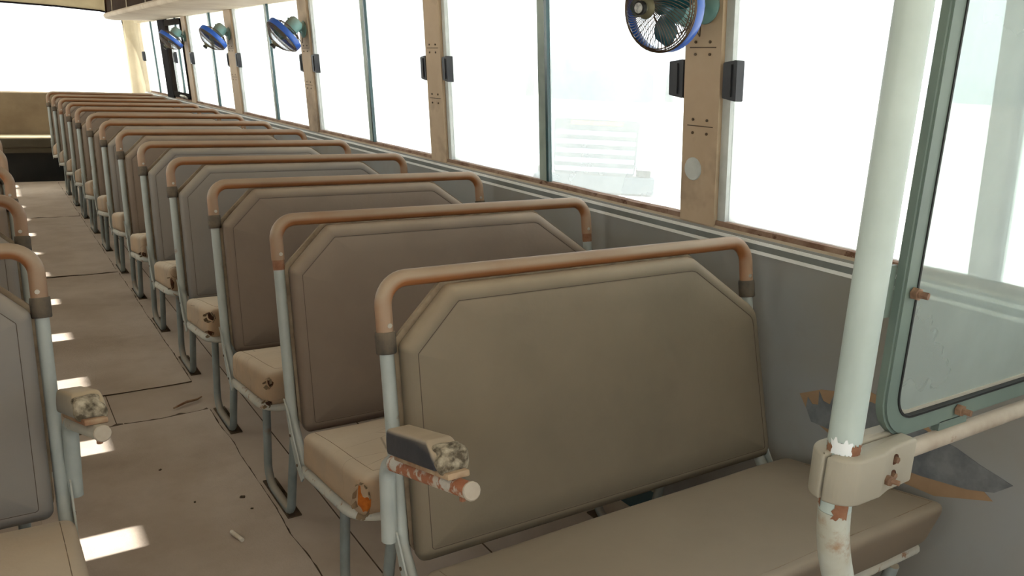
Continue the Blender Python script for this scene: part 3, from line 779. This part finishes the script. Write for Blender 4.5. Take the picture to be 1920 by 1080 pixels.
# ------------------------------------------------------------------ luggage rack
lr = empty('luggage_rack', (1.5, 5.5, 1.88)); tag(lr, 'cream clad overhead luggage rack above the far windows', 'rack')
prof = [(-.265, .012), (-.255, .0), (-.20, -.006), (0, .006), (.28, .012), (.30, .04), (-.22, .04), (-.258, .045), (-.268, .030)]
m = MB(); secs = []
for y, k in ((-4.4, 1), (-2, 1), (0, 1), (2, 1), (4.0, 1), (4.55, .985), (4.80, .92), (4.93, .80)):
    secs.append([(.30 - (.30 - x) * k, y, z) for x, z in prof])
m.rings(secs, True, True).build('shelf', 'rack', lr, True, 40)
MB().box(-.215, -.195, -4.3, 4.62, .045, .30).build('guard_board', 'darkwood', lr, False)
MB().box(-.23, .25, 4.60, 4.625, .045, .30).build('end_board', 'darkwood', lr, False)
for y in (4.15, 3.2, 2.2, 1.2): MB().tube([(-.222, y, .04), (-.222, y, .32)], .006, 8).build('guard_rod', 'rack', lr)

# ------------------------------------------------------------------ fans
def make_fan():
    root = empty('wall_fan')
    return root
def build_fan(loc, centre, axis, label, spin):
    """loc: point on the pillar; centre: middle of the blue ring; axis: the way it blows"""
    root = empty('wall_fan', loc); tag(root, label, 'fan', 'wall fans on the window pillars')
    Lc = Vector(loc); c = Vector(centre) - Lc; ax = Vector(axis).normalized()
    up = Vector((0, 0, 1)); sx = up.cross(ax).normalized(); sy = ax.cross(sx)
    F = lambda u, v, h: tuple(c + sx * u + sy * v + ax * h)
    R = .118
    # pillar plate
    MB().lathe([(.052, 0), (.052, .006), (.044, .012), (.016, .016)], 20, lambda u, v, h: (-h, u, v)).build('mount_plate', 'fanbody', root)
    # motor
    MB().lathe([(.012, -.135), (.036, -.130), (.047, -.115), (.049, -.075), (.043, -.050), (.020, -.044)], 20, F).build('motor', 'fanbody', root)
    # hinge arm between plate and motor
    j0 = Vector((-.012, 0, 0)); j1 = Vector((-.045, 0, .0)); mc = Vector(F(0, 0, -.100)); j2 = mc + (j1 - mc).normalized() * .046
    MB().tube([j0, j1, j2], [.013, .012, .010], 10).build('arm', 'fanbody', root)
    yk = MB()
    for s_ in (-1, 1):
        yk.tube(fillet([tuple(j1 + sy * .008 * s_), tuple(j1.lerp(mc, .4) + sy * .055 * s_), F(0, .050 * s_, -.095)], .02, 4), .006, 8)
    yk.build('yoke', 'fanbody', root)
    MB().tube([tuple(Vector(j1)), tuple(Vector(j1) + Vector((0, -.01, -.04))), tuple(Vector(j1) + Vector((.02, .0, -.075))), (-.006, .01, -.085), (-.004, .012, -.05)], .0022, 6).build('cable', 'fanwire', root)
    # blue ring band
    n = 40; rings = []
    for r, h in ((R, -.026), (R + .003, -.022), (R + .003, .006), (R, .010), (R - .003, .006), (R - .003, -.022)):
        rings.append([F(r * cos(2 * pi * k / n), r * sin(2 * pi * k / n), h) for k in range(n)])
    vs = [p for r in rings for p in r]
    MB().add(vs, [(i * n + k, i * n + (k + 1) % n, ((i + 1) % 6) * n + (k + 1) % n, ((i + 1) % 6) * n + k) for i in range(6) for k in range(n)]).build('ring', 'fanblue', root)
    # guards
    def guard(name, dome, nw, tw, sgn, rim):
        g = MB()
        for k in range(nw):
            a0 = 2 * pi * k / nw; P_ = []
            for j in range(7):
                f = j / 6; r = R * (1 - f) + .030 * f
                P_.append(F(r * cos(a0 + tw * f), r * sin(a0 + tw * f), sgn * (.018 + dome * sin(f * pi / 2))))
            g.tube(P_, .00105, 4, False)
        for r, h in rim:
            g.tube([F(r * cos(2 * pi * k / 36), r * sin(2 * pi * k / 36), sgn * h) for k in range(36)], .0019, 5, closed=True)
        return g.build(name, 'fanwire', root)
    guard('front_guard', .055, 60, .75, 1, ((R + .001, .012), (R, .017), (R * .97, .022), (R * .93, .027)))
    guard('rear_guard', .045, 48, -.6, -1, ((R + .001, .020), (R * .62, .052)))
    boss = MB().lathe([(.028, .070), (.030, .074), (.025, .080), (.016, .083), (.014, .090)], 20, F).build('boss', 'fancap', root)
    MB().lathe([(.016, .090), (.0185, .092), (.0185, .103), (.016, .105)], 16, F).build('knob', 'seal', boss)
    MB().lathe([(.0135, .104), (.0135, .1058)], 16, F).build('badge', 'fanbadge', boss)
    # blades
    MB().lathe([(.016, -.030), (.020, -.02), (.020, .018), (.010, .030)], 16, F).build('hub', 'fanteal', root)
    for k in range(3):
        b = MB(); a0 = spin + 2 * pi * k / 3; rows = []
        for j in range(8):
            f = j / 7; r = .014 + (.104 - .014) * f
            wv = .50 + .25 * sin(f * pi); wv *= (1 if f < .85 else 1 - (f - .85) * 3.2)
            row = []
            for q in range(7):
                e = q / 6 - .5; an = a0 + e * 2 * wv + .25 * f
                row.append(F(r * cos(an), r * sin(an), e * .034 * (.6 + .4 * f)))
            rows.append(row)
        vs = [p for r in rows for p in r]; o = len(vs); vs += [tuple(Vector(p) - ax * .0015) for p in vs]
        fs = [(i * 7 + q, i * 7 + q + 1, (i + 1) * 7 + q + 1, (i + 1) * 7 + q) for i in range(7) for q in range(6)]
        fs += [tuple(x + o for x in f[::-1]) for f in fs]
        b.add(vs, fs).build('blade', 'fanteal', root)
    return root
def pil(z): return wx(z, -.012)
build_fan((pil(1.71), 1.80, 1.71), (1.610, 1.765, 1.690), (-.96, -.17, -.10), 'large near fan with blue ring and teal blades on the nearest pillar', .5)
build_fan((pil(1.71), 5.31, 1.71), (1.665, 5.27, 1.665), (-.70, .06, -.71), 'wall fan tilted down on the third pillar, first of the far three', .2)
build_fan((pil(1.71), 7.16, 1.71), (1.67, 7.12, 1.668), (-.66, -.02, -.75), 'middle one of the three far wall fans', .9)
build_fan((pil(1.71), 8.86, 1.71), (1.67, 8.82, 1.668), (-.58, .04, -.81), 'farthest small wall fan beside the dark rear door frame', 1.4)

# ------------------------------------------------------------------ litter on the floor
cb = MB().tube([(-.009, .033, .014), (.0, 0, .0145), (.009, -.033, .014)], [.0072, .0075, .007], 10).build('cigarette_butt', 'paper')
cb.location = (.567, 2.424, .0); tag(cb, 'crushed pale cigarette end on the near aisle mat', 'litter')
def pebble(x, y, r, lab):
    o = MB().rbox(r, r * .7, r * .4, r * .35, lambda u, v, w: (u * (1 + .3 * mnoise.noise(Vector((u * 90, v * 90, 1)))), v, w + r * .4 + .004), 2, 2).build('stone_chip', 'stone'); o.location = (x, y, 0); o.rotation_euler.z = x * 9
    tag(o, lab, 'stone', 'stone chips on the near mat')
pebble(.652, 2.676, .009, 'largest dark stone chip on the near mat, beside the second bench')
pebble(.66, 2.585, .005, 'pale crumb below the largest stone chip on the near mat')
pebble(.44, 3.02, .006, 'dark crumb in the middle of the near mat')
pebble(.50, 2.72, .005, 'tiny dark crumb left of the largest chip')
tw = MB().tube([(-.06, -.02, .010), (0, .012, .016), (.05, .035, .011), (.075, .06, .010)], [.004, .006, .005, .003], 7).build('dry_twig', 'wood'); tw.location = (.655, 3.60, 0)
tag(tw, 'dry twig lying at the torn end of the near mat', 'litter')

# ------------------------------------------------------------------ outside
gd = MB().box(-150, 200, -150, 200, -1.3, -1.2).build('ground', 'sand', None, False); tag(gd, kind='structure')
tk = empty('parked_truck', (12.15, 15.23, -1.2)); tag(tk, 'pale blue lorry seen head-on through the dusty window', 'truck')
tk.rotation_euler.z = atan2(15.23, 12.15) - pi / 2     # its front looks at the bus
def tb(mb, *a): return mb
MB().rbox(1.42, 1.1, 1.42, .12, lambda u, v, w: (u * (1 - .04 * max(0, w)), 1.1 + v + .10 * max(0, w), 2.05 + w), 3, 3).build('cab', 'truck', tk)
MB().prism(fillet2([(-1.25, 2.15), (1.25, 2.15), (1.18, 3.05), (-1.18, 3.05)], .1, 4), -.03, .02, lambda a, b, h: (a, h + .10 * (b - 2.05), b)).build('windscreen', 'truckglass', tk)
MB().prism(fillet2([(-.95, .45), (.95, .45), (1.0, 1.72), (-1.0, 1.72)], .08, 3), -.02, .02, lambda a, b, h: (a, h, b)).build('grille', 'truckdark', tk)
for k in range(5): MB().box(-.92, .92, -.05, -.02, .52 + k * .21, .62 + k * .21).build('grille_slat', 'truck', tk, False)
MB().box(-.6, .6, -.04, -.02, 1.60, 1.68).build('yellow_band', 'yellow', tk, False)
MB().box(-1.42, 1.42, -.15, .3, .05, .42).build('bumper', 'truckdark', tk, False)
for s_ in (-1, 1):
    MB().rbox(.18, .05, .12, .03, lambda u, v, w: (s_ * 1.18 + u, -.02 + v, .72 + w), 2, 2).build('headlight', 'whitepaint', tk)
    MB().rbox(.10, .06, .32, .03, lambda u, v, w: (s_ * 1.62 + u, .15 + v, 2.5 + w), 2, 2).build('mirror', 'truckdark', tk)
    MB().tube([(s_ * .35, -.05, 2.12), (s_ * .75, -.02, 2.45)], .015, 6).build('wiper', 'truckdark', tk)
    MB().lathe([(.3, -.16), (.55, -.14), (.58, 0), (.55, .14), (.3, .16)], 24, lambda u, v, h: (s_ * 1.2 + h, .7 + u, .0 + v + .58)).build('wheel', 'tyre', tk)
MB().box(-1.3, 1.3, 2.3, 9.0, 1.0, 3.2).build('body', 'whitepaint', tk, False)
cu = bpy.data.curves.new('lettering', 'FONT'); cu.body = 'SCANIA'; cu.size = .30; cu.extrude = .012; cu.align_x = 'CENTER'
to = bpy.data.objects.new('lettering_tmp', cu); col.objects.link(to)
bpy.context.view_layer.update()
tm = bpy.data.meshes.new_from_object(to.evaluated_get(bpy.context.evaluated_depsgraph_get())); bpy.data.objects.remove(to)
tm.transform(Matrix.Rotation(pi / 2, 4, 'X')); tm.materials.clear(); tm.materials.append(MAT['whitepaint'])
lo = bpy.data.objects.new('lettering', tm); col.objects.link(lo); lo.parent = tk; lo.location = (0, -.06, 1.80)

# ------------------------------------------------------------------ to metres
S4 = Matrix.Scale(UNIT, 4)
for me in bpy.data.meshes: me.transform(S4)
for o in bpy.data.objects: o.location = o.location * UNIT
